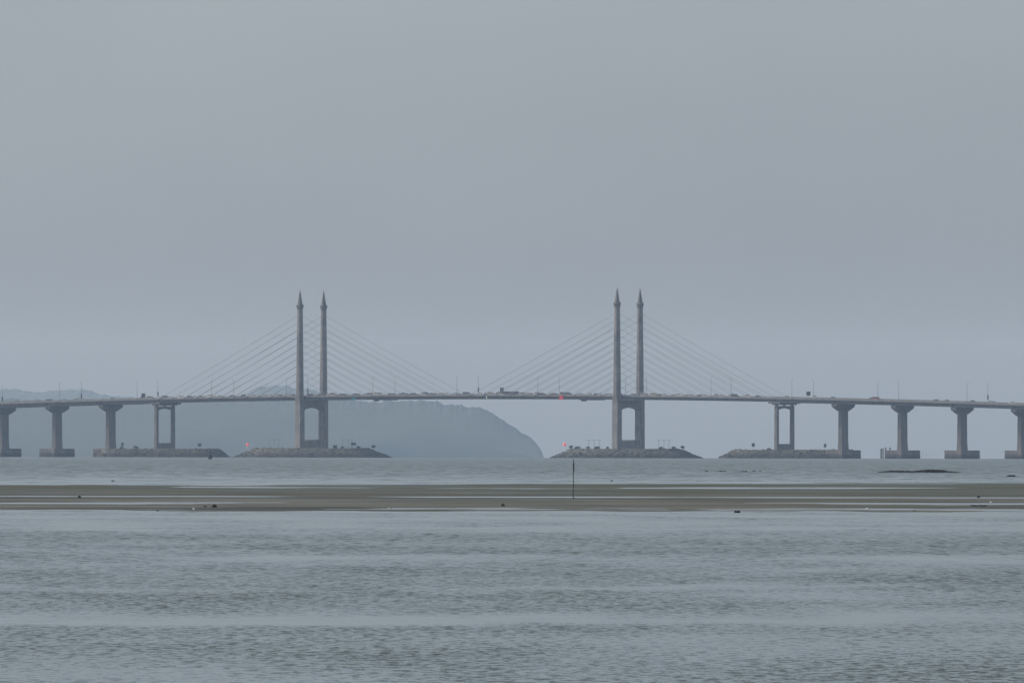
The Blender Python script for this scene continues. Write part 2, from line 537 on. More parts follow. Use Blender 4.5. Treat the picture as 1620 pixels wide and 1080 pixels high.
def hw(s):
    d = abs(abs(s) - TOW)
    return 10.6 if d < 3.6 else HW


def sweep(mb, ss, prof, mi=0):
    """prof(s) -> closed ring of (y, z)"""
    rings = [[(s, y, z) for y, z in prof(s)] for s in ss]
    mb.loft(rings, mi)


def breaks(s0, s1):
    ss = list(np.arange(s0, s1 + .01, (s1 - s0) / max(1, round((s1 - s0) / 8))))
    for t in (-TOW, TOW):
        for d in (-3.62, -3.58, 3.58, 3.62):
            if s0 < t + d < s1: ss.append(t + d)
    return sorted(ss)


def deck_span(s0, s1, depth, girders, name):
    mb = MB()
    sweep(mb, breaks(s0, s1), lambda s: [(-hw(s), top(s) - 1.55), (-hw(s) + 1.2, top(s) - 1.75), (hw(s) - 1.2, top(s) - 1.75), (hw(s), top(s) - 1.55), (hw(s), top(s) - .9), (-hw(s), top(s) - .9)])
    if girders:
        for y in (-10.4, -6.2, -2.1, 2.1, 6.2, 10.4):
            sweep(mb, breaks(s0 + .4, s1 - .4), lambda s: [(y - .35, top(s) - depth), (y + .35, top(s) - depth), (y + .35, top(s) - depth + .35), (y + .15, top(s) - depth + .5), (y + .15, top(s) - 1.7), (y - .15, top(s) - 1.7), (y - .15, top(s) - depth + .5), (y - .35, top(s) - depth + .35)])
        for s in np.linspace(s0 + 1.5, s1 - 1.5, 5):
            mb.box(s - .2, s + .2, -10.2, 10.2, top(s) - depth + .4, top(s) - 1.8)
    else:
        for y in (-9.6, 9.6):
            sweep(mb, breaks(s0, s1), lambda s: [(y - .8, top(s) - depth), (y + .8, top(s) - depth), (y + .8, top(s) - 1.7), (y - .8, top(s) - 1.7)])
        for s in np.arange(s0 + 2.3, s1, 4.6):
            mb.box(s - .2, s + .2, -8.7, 8.7, top(s) - depth + .5, top(s) - 1.8)
    o = mb.build(name, M['deck'], bridge)
    rd = MB()
    sweep(rd, breaks(s0, s1), lambda s: [(-hw(s) + .5, top(s) - .896), (hw(s) - .5, top(s) - .896), (hw(s) - .5, top(s) - .85), (-hw(s) + .5, top(s) - .85)])
    rd.build('road_surface', M['asphalt'], o)
    return o


piers_s = [-460, -420, -380, -340, -300, -260, -220, 220, 260, 300, 340, 380, 420, 460]
deck_span(-219.9, 219.9, 3.1, False, 'main_span')
for a_, b_ in zip(piers_s[:-1], piers_s[1:]):
    if a_ == -220: continue
    deck_span(a_ + .06, b_ - .06, 3.55, True, 'approach_span')
# parapets
for sg in (-1, 1):
    for (s0, s1, h) in ((-460, -220, 0), (220, 460, 0), (-219.95, 219.95, .42)):
        mb = MB()
        sweep(mb, breaks(s0, s1), lambda s: [(sg * (hw(s) + .004) - sg * .42, top(s) - .9), (sg * (hw(s) + .02), top(s) - .9), (sg * (hw(s) + .02), top(s) - h), (sg * (hw(s)) - sg * .3, top(s) - h)][::sg])
        # outer fascia lip
        sweep(mb, breaks(s0, s1), lambda s: [(sg * (hw(s) + .02), top(s) - 1.45), (sg * (hw(s) + .12), top(s) - 1.45), (sg * (hw(s) + .12), top(s) - 1.0), (sg * (hw(s) + .02), top(s) - 1.0)][::sg])
        mb.build('parapet', M['parapet'], bridge)
        if h:
            mb = MB()
            ss = breaks(s0, s1)
            sweep(mb, ss, lambda s: [(sg * (hw(s) - .2), top(s) - .1), (sg * (hw(s) - .1), top(s) - .1), (sg * (hw(s) - .1), top(s)), (sg * (hw(s) - .2), top(s))][::sg])
            for s in np.arange(s0 + 1, s1, 2.0):
                mb.box(s - .06, s + .06, sg * (hw(s) - .15) - .06, sg * (hw(s) - .15) + .06, top(s) - .42, top(s) - .1)
            mb.build('railing', M['steel'], bridge)


def octa(cx, cy, z, t, b, ch=.28):
    """octagon ring, t along s, b along y"""
    x, y = t / 2, b / 2; c = min(t, b) * ch
    return [(cx - x, cy - y + c, z), (cx - x + c, cy - y, z), (cx + x - c, cy - y, z), (cx + x, cy - y + c, z),
            (cx + x, cy + y - c, z), (cx + x - c, cy + y, z), (cx - x + c, cy + y, z), (cx - x, cy + y - c, z)]


ZT = 99.0
for s0 in (-TOW, TOW):
    py = empty('pylon', (s0, 0, 0)); py.parent = bridge
    for sg in (-1, 1):
        y0 = sg * LEGY
        mb = MB()
        mb.loft([octa(0, y0, -6, 4.3, 5.3, .06), octa(0, y0, 3, 4.2, 5.2, .06), octa(0, y0, 34.0, 4.0, 4.9, .06)])
        mb.loft([octa(0, y0, 34.003, 3.95, 4.7, .22), octa(0, y0, 36, 3.85, 4.6, .24), octa(0, y0, 60, 3.45, 4.15, .27), octa(0, y0, 87.2, 2.85, 3.45, .28)])
        leg = mb.build('leg', M['pylon'], py)
        # anchor boxes: small ledges the cables leave from
        mb = MB()
        mb.loft([octa(0, y0, 87.203, 2.95, 3.5), octa(0, y0, 89.0, 3.8, 4.5), octa(0, y0, 89.6, 3.9, 4.6), octa(0, y0, 90.4, 3.1, 3.7)])
        mb.build('collar', M['concrete'], py)
        mb = MB()
        mb.loft([octa(0, y0, 90.403, 2.7, 3.1), octa(0, y0, 94.0, 1.65, 1.95), octa(0, y0, 97.3, .75, .9), octa(0, y0, ZT - .2, .16, .18), octa(0, y0, ZT, .05, .05)])
        mb.tube((0, y0, ZT - .1), (0, y0, ZT + .9), .05, .03)
        mb.build('spire', M['concrete'], py)
    # cross beam with splayed underside
    yi = LEGY - 2.45
    mb = MB()
    pr = [(-yi, 32.3), (-yi, 25.9), (-yi + 2.6, 27.0), (0, 28.1), (yi - 2.6, 27.0), (yi, 25.9), (yi, 32.3)]
    mb.loft([[(-1.5, y, z) for y, z in pr], [(1.5, y, z) for y, z in pr]])
    mb.build('crossbeam', M['pylon'], py)
    mb = MB()
    mb.box(-1.5, 1.5, -yi - .1, yi + .1, -6, 7.7)
    for k in range(9):
        y = -yi + 1.1 + k * (2 * yi - 2.2) / 8
        mb.box(-1.3, 1.3, y - .5, y + .5, 7.7, 8.3 + .25 * (k % 2))
    mb.build('base_wall', M['pylon'], py)


def hammer_pier(s):
    p = empty('pier', (s, 0, 0)); p.parent = bridge
    zt = top(s) - 3.56
    mb = MB()
    pr = [(-10.6, zt), (-10.6, zt - 1.5), (-3.9, zt - 4.1), (3.9, zt - 4.1), (10.6, zt - 1.5), (10.6, zt)]
    mb.loft([[(-1.8, y, z) for y, z in pr], [(1.8, y, z) for y, z in pr]])
    mb.build('pier_cap', M['concrete'], p)
    mb = MB()
    mb.loft([octa(0, 0, 2.71, 3.5, 7.9, .12), octa(0, 0, 8, 3.1, 7.3, .12), octa(0, 0, zt - 4.1 - .003, 2.9, 7.0, .12)])
    mb.build('column', M['concrete'], p)
    mb = MB()
    mb.box(-5.6, 5.6, -11, 11, -5.5, 2.7)
    mb.box(-5.75, 5.75, -11.15, 11.15, -1.6, -1.2)
    o = mb.build('pile_cap', M['cap'], p)
    return p


for s in piers_s:
    if abs(s) != 220: hammer_pier(s)
for s in (-220, 220):
    p = empty('frame_pier', (s, 0, 0)); p.parent = bridge
    zb = top(s) - 3.12
    mb = MB(); mb.box(-4.2, 4.2, -11.6, 11.6, zb - 1.0, zb); mb.box(-2.2, 2.2, -10.8, 10.8, zb - 1.7, zb - 1.003)
    mb.build('pier_diaphragm', M['deck'], p)
    for y in (-9, 0, 9):
        mb = MB(); mb.box(-.6, .6, y - .7, y + .7, zb - 2.2, zb - 1.703); mb.build('bearing', M['dark'], p)
    zl = zb - 2.2
    for y in (-9, 9):
        mb = MB(); mb.loft([octa(0, y, -6, 2.1, 2.6, .08), octa(0, y, zl - .003, 1.9, 2.3, .08)]); mb.build('leg', M['concrete'], p)
    mb = MB()
    pr = [(-7.9, zl - .1), (-7.9, zl - 2.4), (-5.5, zl - 1.9), (0, zl - 1.2), (5.5, zl - 1.9), (7.9, zl - 2.4), (7.9, zl - .1)]
    mb.loft([[(-.8, y, z) for y, z in pr], [(.8, y, z) for y, z in pr]]); mb.build('crossbeam', M['concrete'], p)
    mb = MB(); mb.box(-.9, .9, -7.75, 7.75, -6, 6.3); mb.build('base_wall', M['concrete'], p)

# stay cables: eleven per fan, eight fans, almost parallel
NC = 11
for s0 in (-TOW, TOW):
    for sg in (-1, 1):
        for d in (-1, 1):
            reach = 104.5 if (s0 > 0) != (d > 0) else 104.0
            for k in range(NC):
                zt = 83.4 - 4.3 * k
                da = reach * (1 - k / (NC + .45))
                sa = s0 + d * da
                mb = MB()
                p0 = Vector((s0 + d * 1.5, sg * LEGY, zt)); p1 = Vector((sa, sg * (HW + .25), top(sa) - 1.1))
                sag = (p1 - p0).length * .0035
                pts = [p0.lerp(p1, q) - Vector((0, 0, sag * 4 * q * (1 - q))) for q in (0, .2, .4, .6, .8, 1)]
                for a_, b_ in zip(pts[:-1], pts[1:]): mb.tube(a_, b_, .098, n=5)
                mb.tube(p1, p1 + (p0 - p1).normalized() * 3.0, .19, n=5)
                mb.build('stay_cable', M['cable'], bridge)
# things fixed under and on the edge of the deck
def under(px, w_, z0, z1, m, name, y=-HW - .1, th=1.2, label=None):
    s = s_of(px, -y)
    mb = MB(); zt = top(s)
    mb.box(s - w_ / 2, s + w_ / 2, y - th / 2, y + th / 2, zt + z0, zt + z1)
    o = mb.build(name, m, bridge)
    if label: o['label'] = label
    return o


under(888, 2.7, -3.35, -.9, M['redcloth'], 'hanging_sheet', y=-HW - .25, th=.12, label='red sheet hanging over the deck edge')
under(560, 3.0, -3.5, -2.0, M['teal'], 'safety_net', y=-HW + .5, th=.3, label='teal safety net under the deck edge')
under(770, .5, -2.9, -1.3, M['white'], 'downpipe', y=-HW - .25, th=.12)
for px in (595, 923):
    s = s_of(px, 10); zt = top(s); mb = MB()
    mb.box(s - 2.6, s + 2.6, -10.5, 10.5, zt - 3.3, zt - 3.12)
    mb.box(s - 1.3, s + 1.3, -10.3, -8.3, zt - 4.2, zt - 3.3)
    for q in (-2.4, 2.4): mb.box(s + q - .06, s + q + .06, -10.4, 10.4, zt - 3.5, zt - 3.3)
    mb.build('inspection_gantry', M['dark'], bridge)

# ------------------------------------------------------------------ lamp posts on the bridge
def ordinal(n):
    return {1: 'first', 2: 'second', 3: 'third', 4: 'fourth', 5: 'fifth', 6: 'sixth', 7: 'seventh', 8: 'eighth', 9: 'ninth', 10: 'tenth',
            11: 'eleventh', 12: 'twelfth', 13: 'thirteenth', 14: 'fourteenth', 15: 'fifteenth'}.get(n, str(n) + 'th')


def make_lamp():
    r = empty('lamp_post', (0, 0, 0))
    mb = MB(); mb.tube((0, 0, 0), (0, 0, .5), .2, .17, 8); mb.tube((0, 0, .5), (0, 0, 11.3), .13, .075, 8)
    mb.build('pole', M['steel'], r)
    mb = MB(); mb.tube((0, 0, 11.2), (0, .6, 11.6), .06, .05); mb.tube((0, .6, 11.6), (0, 1.2, 11.7), .05, .045)
    mb.build('arm', M['steel'], r)
    mb = MB(); mb.box(-.15, .15, 1.1, 1.8, 11.62, 11.78); mb.box(-.1, .1, 1.2, 1.7, 11.57, 11.617)
    mb.build('lantern', M['steel'], r)
    return r


proto = make_lamp()
near_px = [94, 217, 335, 453, 590, 723, 851, 990, 1125, 1253, 1389, 1530]
far_px = [4, 129, 250, 370, 487, 625, 757, 885, 1023, 1157, 1287, 1422, 1563]
banner = {129: 0, 250: 0, 757: 0, 1563: 0, 4: 0, 487: 0}
first = True
near_s = []
for sgn, lst in ((1, near_px), (-1, far_px)):
    for i, px in enumerate(lst):
        t = sgn * (HW + .16)
        s = s_of(px, t)
        if sgn > 0: near_s.append(s)
        o = proto if first else copy_tree(proto)
        first = False
        o.location = W(s, t, top(s) - .98)
        o.rotation_euler = (0, 0, -A + (0 if sgn > 0 else math.pi))
        side = 'viewer side' if sgn > 0 else 'far side'
        tag(o, 'slim grey lamp post on the %s of the bridge deck, %s from the left' % (side, ordinal(i + 1)), 'lamp post', 'lamp posts along the bridge deck')
        if px in banner:
            mb = MB(); mb.box(-.32, .32, -.3, .3, 2.4, 4.9); mb.box(-.25, .25, -.22, .22, 2.2, 2.397)
            b = mb.build('cabinet', M['dark'], o); b['label'] = 'dark box strapped to the pole'

# ------------------------------------------------------------------ vehicles
PAINT = {'white': (.62, .62, .61), 'silver': (.45, .46, .47), 'black': (.025, .025, .028), 'dark grey': (.10, .10, .11),
         'red': (.22, .03, .03), 'blue': (.04, .08, .22), 'beige': (.40, .35, .27)}
for k, c in PAINT.items():
    m = mat(k.replace(' ', '_') + '_paint', c, tuple(v * .9 for v in c), 2, .35, spec=.5)
    M['p_' + k] = m


def profile_body(mb, pts, w0, w1, zsplit, mi=0):
    """side outline extruded across with tumblehome above zsplit"""
    ring = lambda sgn: [(x, sgn * (w0 if z <= zsplit else w1), z) for x, z in pts]
    mb.loft([ring(-1), ring(1)], mi)


def car_mesh(kind, paint):
    mb = MB()
    if kind == 'car':
        L, rz = 2.15, 1.46
        profile_body(mb, [(-L, .35), (L, .35), (L + .03, .7), (1.2, .92), (-1.7, .95), (-L, .9)], .86, .84, .6)
        mb.loft([[(-1.75, -.80, .93), (1.15, -.80, .93), (1.15, .80, .93), (-1.75, .80, .93)],
                 [(-1.15, -.64, rz - .06), (.35, -.64, rz - .06), (.35, .64, rz - .06), (-1.15, .64, rz - .06)]], 1)
        mb.loft([[(-1.2, -.68, rz - .057), (.42, -.68, rz - .057), (.42, .68, rz - .057), (-1.2, .68, rz - .057)],
                 [(-1.05, -.6, rz), (.25, -.6, rz), (.25, .6, rz), (-1.05, .6, rz)]], 0)
        wx = (-1.3, 1.35)
    elif kind == 'van':
        L = 2.4
        profile_body(mb, [(-L, .4), (L, .4), (L, .95), (1.75, 1.15), (1.2, 1.85), (.9, 1.98), (-L + .1, 1.98), (-L, 1.8)], .88, .82, 1.1)
        mb.box(-1.8, 1.15, -.868, -.80, 1.2, 1.7, 1); mb.box(-1.8, 1.15, .80, .868, 1.2, 1.7, 1)
        wx = (-1.55, 1.6)
    elif kind == 'pickup':
        L = 2.55
        profile_body(mb, [(-L, .5), (L, .5), (L, 1.0), (1.4, 1.12), (-L, 1.12)], .9, .88, .8)
        mb.loft([[(-.9, -.82, 1.123), (1.2, -.82, 1.123), (1.2, .82, 1.123), (-.9, .82, 1.123)],
                 [(-.6, -.68, 1.7), (.5, -.68, 1.7), (.5, .68, 1.7), (-.6, .68, 1.7)]], 1)
        mb.box(-.62, .52, -.7, .7, 1.703, 1.77, 0)
        wx = (-1.6, 1.65)
    else:   # lorry
        L = 4.2
        mb.box(-L, L, -.5, .5, .6, .85, 2)
        mb.box(-L, 2.1, -1.2, 1.2, .9, 3.1, 0)
        profile_body(mb, [(2.3, .55), (L, .55), (L, 1.5), (L - .25, 2.35), (2.3, 2.4)], 1.1, 1.05, 1.5, 0)
        mb.box(2.7, L - .35, -1.12, -1.06, 1.5, 2.1, 1); mb.box(2.7, L - .35, 1.06, 1.12, 1.5, 2.1, 1)
        wx = (-2.8, 3.2)
    r = .33 if kind != 'lorry' else .48
    for x in wx:
        for y in (-.86, .66) if kind != 'lorry' else (-1.15, .85):
            mb.tube((x, y, r), (x, y + .2 if kind != 'lorry' else y + .3, r), r, n=10, mi=2)
    me = mb.build(kind + '_proto', [M['p_' + paint], M['glass'], M['tyre']])
    data = me.data
    bpy.data.objects.remove(me)
    data.name = paint.replace(' ', '_') + '_' + kind
    return data


meshes = {}
vehicles = []   # (px, s, t, kind, paint)
lanes = [(9.6, 1), (6.3, 1), (3.0, 1), (-3.0, -1), (-6.3, -1), (-9.6, -1)]


def add_lane(s0, s1, t, dr, gap, jit, pw):
    s = s0 + random.uniform(0, gap)
    while s < s1:
        kind = random.choices(['car', 'van', 'pickup', 'lorry'], [80, 9, 11, 0])[0]
        paint = random.choices(list(PAINT), pw)[0]
        if kind == 'lorry': paint = random.choice(['white', 'blue'])
        vehicles.append((s, t, kind, paint, dr))
        s += gap + random.expovariate(1 / jit) + (4 if kind == 'lorry' else 0)


PW = [36, 18, 19, 15, 2, 5, 5]
add_lane(-232, 212, 9.6, 1, 6.6, 1.6, PW)
add_lane(-228, 205, 6.3, 1, 6.8, 2.4, PW)
add_lane(-222, 200, 3.0, 1, 7.0, 4.0, PW)
add_lane(-330, -235, 6.3, 1, 16, 14, PW)
add_lane(215, 370, 6.3, 1, 28, 20, PW)
add_lane(-330, 370, -6.3, -1, 24, 30, PW)
add_lane(-330, 370, -3.0, -1, 30, 40, PW)
near_sorted = sorted(near_s)
counts = {}
vehicles = [v for v in vehicles if -336 < v[0] < 376]
vehicles.sort(key=lambda v: v[0] * CA - v[1] * SA)
for (s, t, kind, paint, dr) in vehicles:
    key = (kind, paint)
    if key not in meshes: meshes[key] = car_mesh(kind, paint)
    o = bpy.data.objects.new({'car': 'car', 'van': 'van', 'pickup': 'pickup_truck', 'lorry': 'lorry'}[kind], meshes[key])
    col.objects.link(o)
    ds = .5 * (top(s + .5) - top(s - .5)) * 2
    o.location = W(s, t, top(s) - .845)
    o.rotation_euler = (0, -math.atan(ds) * dr, -A + (0 if dr > 0 else math.pi))
    # appearance order against the viewer-side lamp posts
    px = 810 + F * o.location.x / o.location.y
    idx = sum(1 for q in near_px if q < px)
    ck = (idx, kind, paint); counts[ck] = counts.get(ck, 0) + 1
    nm = {'car': 'car', 'van': 'van', 'pickup': 'pickup truck', 'lorry': 'lorry'}[kind]
    if idx == 0:
        lab = '%s %s on the deck, %s such left of the first viewer-side lamp post' % (paint, nm, ordinal(counts[ck]))
    else:
        lab = '%s %s on the deck, %s such right of the %s viewer-side lamp post' % (paint, nm, ordinal(counts[ck]), ordinal(idx))
    tag(o, lab, nm, 'vehicles crossing the bridge')
# the two works lorries near mid-span
def works_truck(px, label, boom):
    s = s_of(px, 6.3)
    r = empty('works_truck', W(s, 6.3, top(s) - .845), -A)
    tag(r, label, 'truck')
    mb = MB(); mb.box(-3.6, 3.4, -1.1, 1.1, .7, 1.15); mb.box(-3.5, 1.5, -1.1, 1.1, 1.15, 1.9 if boom else 2.3)
    mb.build('truck_bed', M['board'], r)
    mb = MB(); profile_body(mb, [(1.7, .6), (3.6, .6), (3.6, 1.5), (3.3, 2.35), (1.7, 2.4)], 1.1, 1.02, 1.5); mb.build('cab', M['dark'], r)
    for x in (-2.3, 2.6):
        for y in (-1.12, .82):
            mb = MB(); mb.tube((x, y, .48), (x, y + .3, .48), .48, n=12); mb.build('wheel', M['tyre'], r)
    if boom:
        mb = MB(); mb.box(-1.6, .8, -.12, .12, 1.9, 2.5); mb.box(-1.7, .9, -.1, .1, 2.5, 4.6); mb.build('arrow_board', M['dark'], r)


works_truck(795, 'dark works truck carrying a tall square board near mid-span', True)
works_truck(812, 'low dark flatbed truck right of the truck with the tall board', False)

# sign boards standing on the deck
def sign(px, ycen, Wd, Hd, base, label, group, mats=('board', 'steel'), Y=None, legs=1, cat='sign', name='sign_board', rz=None):
    c = at(px, ycen, Y)
    r = empty(name, (c.x, c.y, base), 0 if rz is None else rz)
    tag(r, label, cat, group)
    zc = c.z - base
    mb = MB(); mb.box(-Wd / 2, Wd / 2, -.08, .0, zc - Hd / 2, zc + Hd / 2); mb.box(-Wd / 2 - .06, Wd / 2 + .06, .003, .06, zc - Hd / 2 - .06, zc + Hd / 2 + .06)
    mb.build('panel', M[mats[0]], r)
    xs = (0,) if legs == 1 else (-Wd * .35, Wd * .35)
    for x in xs:
        mb = MB(); mb.tube((x, .12, 0), (x, .12, zc + Hd * .3), .09, .08); mb.build('post', M[mats[1]], r)
    return r


for px, yc, lab in ((227, 625.2, 'dark square sign board on a post above the deck left of the left pylon'), (1279, 622.4, 'dark square sign board on a post above the deck right of the right pylon')):
    s = s_of(px, 11.7); p = W(s, 11.7, 0)
    sign(px, yc, 2.3, 2.3, top(s) - .9, lab, 'sign boards on the deck', Y=p.y)

# ------------------------------------------------------------------ rock islands
def island(pxl, pxr, Yc, half_depth, ztop, slope_l, slope_r, seed, label, nb=650, power=2.6):
    x0, x1 = (pxl - 810) * Yc / F, (pxr - 810) * Yc / F
    cx, hx = (x0 + x1) / 2, (x1 - x0) / 2
    zs = sea(cx, Yc)
    nr, na = 40, 260
    V = []
    for i in range(nr + 1):
        for j in range(na):
            th = 2 * math.pi * j / na
            c, s_ = math.cos(th), math.sin(th)
            rad = (abs(c) ** power + abs(s_) ** power) ** (-1 / power)
            q = (i / nr) ** .6 * 1.03
            x = cx + hx * rad * c * q; y = Yc + half_depth * rad * s_ * q
            # metres inside the waterline
            e = 1 - q
            sl = (slope_r * max(c, 0) ** 2 + slope_l * max(-c, 0) ** 2 + 7 * s_ ** 2)
            dd = e * math.hypot(hx * rad * c, half_depth * rad * s_)
            hz = (ztop - zs) * min(1, max(dd / sl, -.15)) ** 1 if dd > 0 else dd * .6
            n1 = mnoise.noise(Vector((x * .35, y * .35, seed))); n2 = mnoise.noise(Vector((x * 1.1, y * 1.1, seed + 5)))
            edge = 1 if dd < sl * 1.3 else .35
            z = zs + hz + (n1 * .4 + n2 * .22) * edge
            V.append((x - cx, y - Yc, z - zs))
    Fc = []
    for i in range(nr):
        for j in range(na):
            k = (j + 1) % na
            Fc.append((i * na + j, (i + 1) * na + j, (i + 1) * na + k, i * na + k))
    mb = MB(); mb.add(V, Fc)
    rd = random.Random(seed)
    for k in range(nb):   # rubble armour on the slopes
        th = rd.uniform(math.pi, 2 * math.pi) if rd.random() < .75 else rd.uniform(0, math.pi)
        c, s_ = math.cos(th), math.sin(th)
        rad = (abs(c) ** power + abs(s_) ** power) ** (-1 / power)
        e = rd.random() ** 1.2 * .35; q = 1 - e
        sl = (slope_r * max(c, 0) ** 2 + slope_l * max(-c, 0) ** 2 + 7 * s_ ** 2)
        dd = e * math.hypot(hx * rad * c, half_depth * rad * s_)
        hz = (ztop - zs) * min(1, dd / sl)
        if hz >= ztop - zs - .05 and rd.random() < .8: continue
        sz = rd.uniform(.25, .5) if rd.random() < .7 else rd.uniform(.5, .85)
        mb.blob((hx * rad * c * q, half_depth * rad * s_ * q, hz), sz * rd.uniform(.8, 1.5), sz, sz * rd.uniform(.6, 1), seed=k, sub=1)
    o = mb.build('rock_island', M['rock'])
    o.location = (cx, Yc, zs)
    tag(o, label, 'island', 'rubble islands around the bridge piers')

    def zat(px):
        return ztop
    return o


YL = W(-TOW, 0, 0).y; YR = W(TOW, 0, 0).y
YSL = W(-228, 0, 0).y; YSR = W(228, 0, 0).y
island(369, 621, YL, 30, 3.2, 14, 15, 3, 'low rubble island around the feet of the left pylon, longest slope at its right end')
island(871, 1112, YR, 30, 3.2, 13, 14, 9, 'low rubble island around the feet of the right pylon')
island(152, 364, YSL, 27, 2.75, 3, 7, 15, 'long narrow rubble island under the two slim piers left of the left pylon', power=4)
island(1137, 1358, YSR, 27, 2.75, 10, 3, 22, 'long narrow rubble island under the two slim piers right of the right pylon', power=4)

# plants on the islands
def plant(px, ytop, hpx, wpx, Yc, ztop, seed, label, name='shrub', bare=.02, cat='shrub'):
    k = Yc / F
    H, Wd = hpx * k * .8, wpx * k * .8
    x = (px - 810) * k
    r = empty(name, (x, Yc, ztop - .5))
    tag(r, label, cat, 'plants on the rubble islands')
    rd = random.Random(seed)
    mb = MB()
    th = H * bare + .5
    mb.tube((0, 0, 0), (.05 * H, 0, th), .16, .1)
    tips = []
    for i in range(5):
        a = rd.uniform(0, 6.28); q = Vector((math.cos(a) * Wd * .3, math.sin(a) * Wd * .3, th + H * rd.uniform(.3, .7)))
        mb.tube((.05 * H, 0, th), q, .08, .03); tips.append(q)
    mb.build('trunk', M['bark'], r)
    mb = MB()
    for c in tips + [Vector((0, 0, th + H * .45))]:
        for j in range(70):
            d = Vector((rd.gauss(0, 1), rd.gauss(0, 1), rd.gauss(0, .7)))
            p = c + d * Wd * .13
            p.z = min(p.z, .5 + H)
            n = Vector((rd.gauss(0, 1), rd.gauss(0, 1), rd.gauss(0, 1))).normalized()
            u = n.orthogonal().normalized(); v = n.cross(u); e = rd.uniform(.12, .26)
            mb.face([p - u * e - v * e * .6, p + u * e - v * e * .4, p + u * e * .8 + v * e * .6, p - u * e * .7 + v * e * .5])
    mb.build('crown', M['leaf'], r)


P = [(568, 5, 7, YL - 8, 'dark low shrub right of the wide board on the left pylon island'),
     (590, 7, 10, YL - 4, 'flat-topped small tree near the right tip of the left pylon island'),
     (541, 4, 7, YL - 10, 'low dark shrub between the hut and the wide board on the left island'),
     (215, 5, 9, YSL, 'round shrub between the two piers on the far left rubble island'),
     (193, 4, 6, YSL + 3, 'small shrub beside the square board at the left end of the far left island'),
     (903, 6, 10, YR - 8, 'bushy shrub beside the red light at the left end of the right pylon island'),
     (914, 4, 12, YR - 12, 'spreading low bush just right of the bushy shrub by the red light'),
     (929, 5, 8, YR - 10, 'rounded bush under the leftmost small lamp post of the right pylon island'),
     (945, 4, 11, YR - 10, 'low scrub under the three small lamp posts left of the right pylon'),
     (961, 4, 7, YR - 9, 'scrub bush close to the left foot of the right pylon'),
     (1046, 4, 7, YR - 8, 'low bush under the small lamp posts right of the right pylon'),
     (1067, 5, 9, YR - 8, 'leaning shrub right of the three small lamp posts on the right island'),
     (1080, 6, 8, YR - 8, 'topmost bush near the right tip of the right pylon island'),
     (1216, 3, 7, YSR - 2, 'tiny shrub beside the left leg of the slim frame pier on the right')]
for i, (px, h, w_, Yc, lab) in enumerate(P):
    plant(px, 0, h + 1, w_, Yc, 3.1 if 'far left' not in lab and 'frame pier' not in lab else 2.7, 50 + i, lab)

# hut
k = YL / F
hx_ = (531 - 810) * k
r = empty('hut', (hx_, YL - 12, 2.9)); tag(r, 'small dark flat-roofed hut on the left pylon island right of the pylon', 'hut')
mb = MB(); mb.box(-1.3, 1.3, -1, 1, 0, 2.0); mb.build('wall', M['board'], r)
mb = MB(); mb.box(-1.55, 1.55, -1.25, 1.25, 2.0, 2.2); mb.build('roof', M['dark'], r)
mb = MB(); mb.box(-.35, .35, -1.03, -1.003, 0, 1.7); mb.build('door', M['dark'], r)

# boards on the islands
sign(316, 703.4, 2.2, 1.7, 2.6, 'dark board on a post at the right end of the far left rubble island', 'boards on the rubble islands', Y=YSL - 14)
sign(194, 702.5, 1.5, 1.9, 2.6, 'narrow dark board on a post at the left end of the far left rubble island', 'boards on the rubble islands', Y=YSL - 14)
sign(559.5, 702.0, 3.0, 1.6, 3.0, 'wide dark board on two posts on the left pylon island', 'boards on the rubble islands', Y=YL - 10, legs=2)
sign(1192, 703.4, 1.7, 1.9, 2.6, 'dark square board on a post left of the slim frame pier on the right', 'boards on the rubble islands', Y=YSR - 14)
sign(1305.5, 704.5, 1.4, 1.9, 2.6, 'narrow dark board on a post between the two piers on the right island', 'boards on the rubble islands', Y=YSR - 14)


def navlight(px, yc, Y, label):
    c = at(px, yc, Y)
    r = empty('navigation_light', (c.x, c.y, 2.8)); tag(r, label, 'navigation light', 'red navigation lights')
    zc = c.z - 2.8
    mb = MB()
    for x, y in ((-.7, -.3), (.7, -.3), (0, .7)): mb.tube((x, y, -.5), (x * .5, y * .5, zc - .7), .07, .06)
    mb.tube((0, 0, zc - .8), (0, 0, zc - .6), .7, .7, 10)
    mb.build('stand', M['white'], r)
    mb = MB()
    mb.loft([[(math.cos(a) * q, math.sin(a) * q, z) for a in np.linspace(0, 2 * math.pi, 12, endpoint=False)] for q, z in ((.45, zc - .6), (.8, zc - .35), (.85, zc + .4), (.5, zc + .85))])
    mb.build('lamp', M['redlamp'], r)


navlight(392, 703.2, YL - 6, 'glowing red navigation light at the left end of the left pylon island')
navlight(893.7, 703.0, YR - 6, 'glowing red navigation light at the left end of the right pylon island')


def small_lamp():
    r = empty('lamp_post', (0, 0, 0))
    mb = MB(); mb.tube((0, 0, -1.0), (0, 0, 4.5), .12, .09, 6); mb.build('pole', M['steel'], r)
    mb = MB(); mb.box(-.6, .6, -.04, .04, 4.5, 4.58); mb.build('arm', M['steel'], r)
    for x in (-.6, .6):
        mb = MB(); mb.box(x - .2, x + .2, -.2, .2, 4.45 - .05, 4.78); mb.build('lantern', M['steel'], r)
    return r


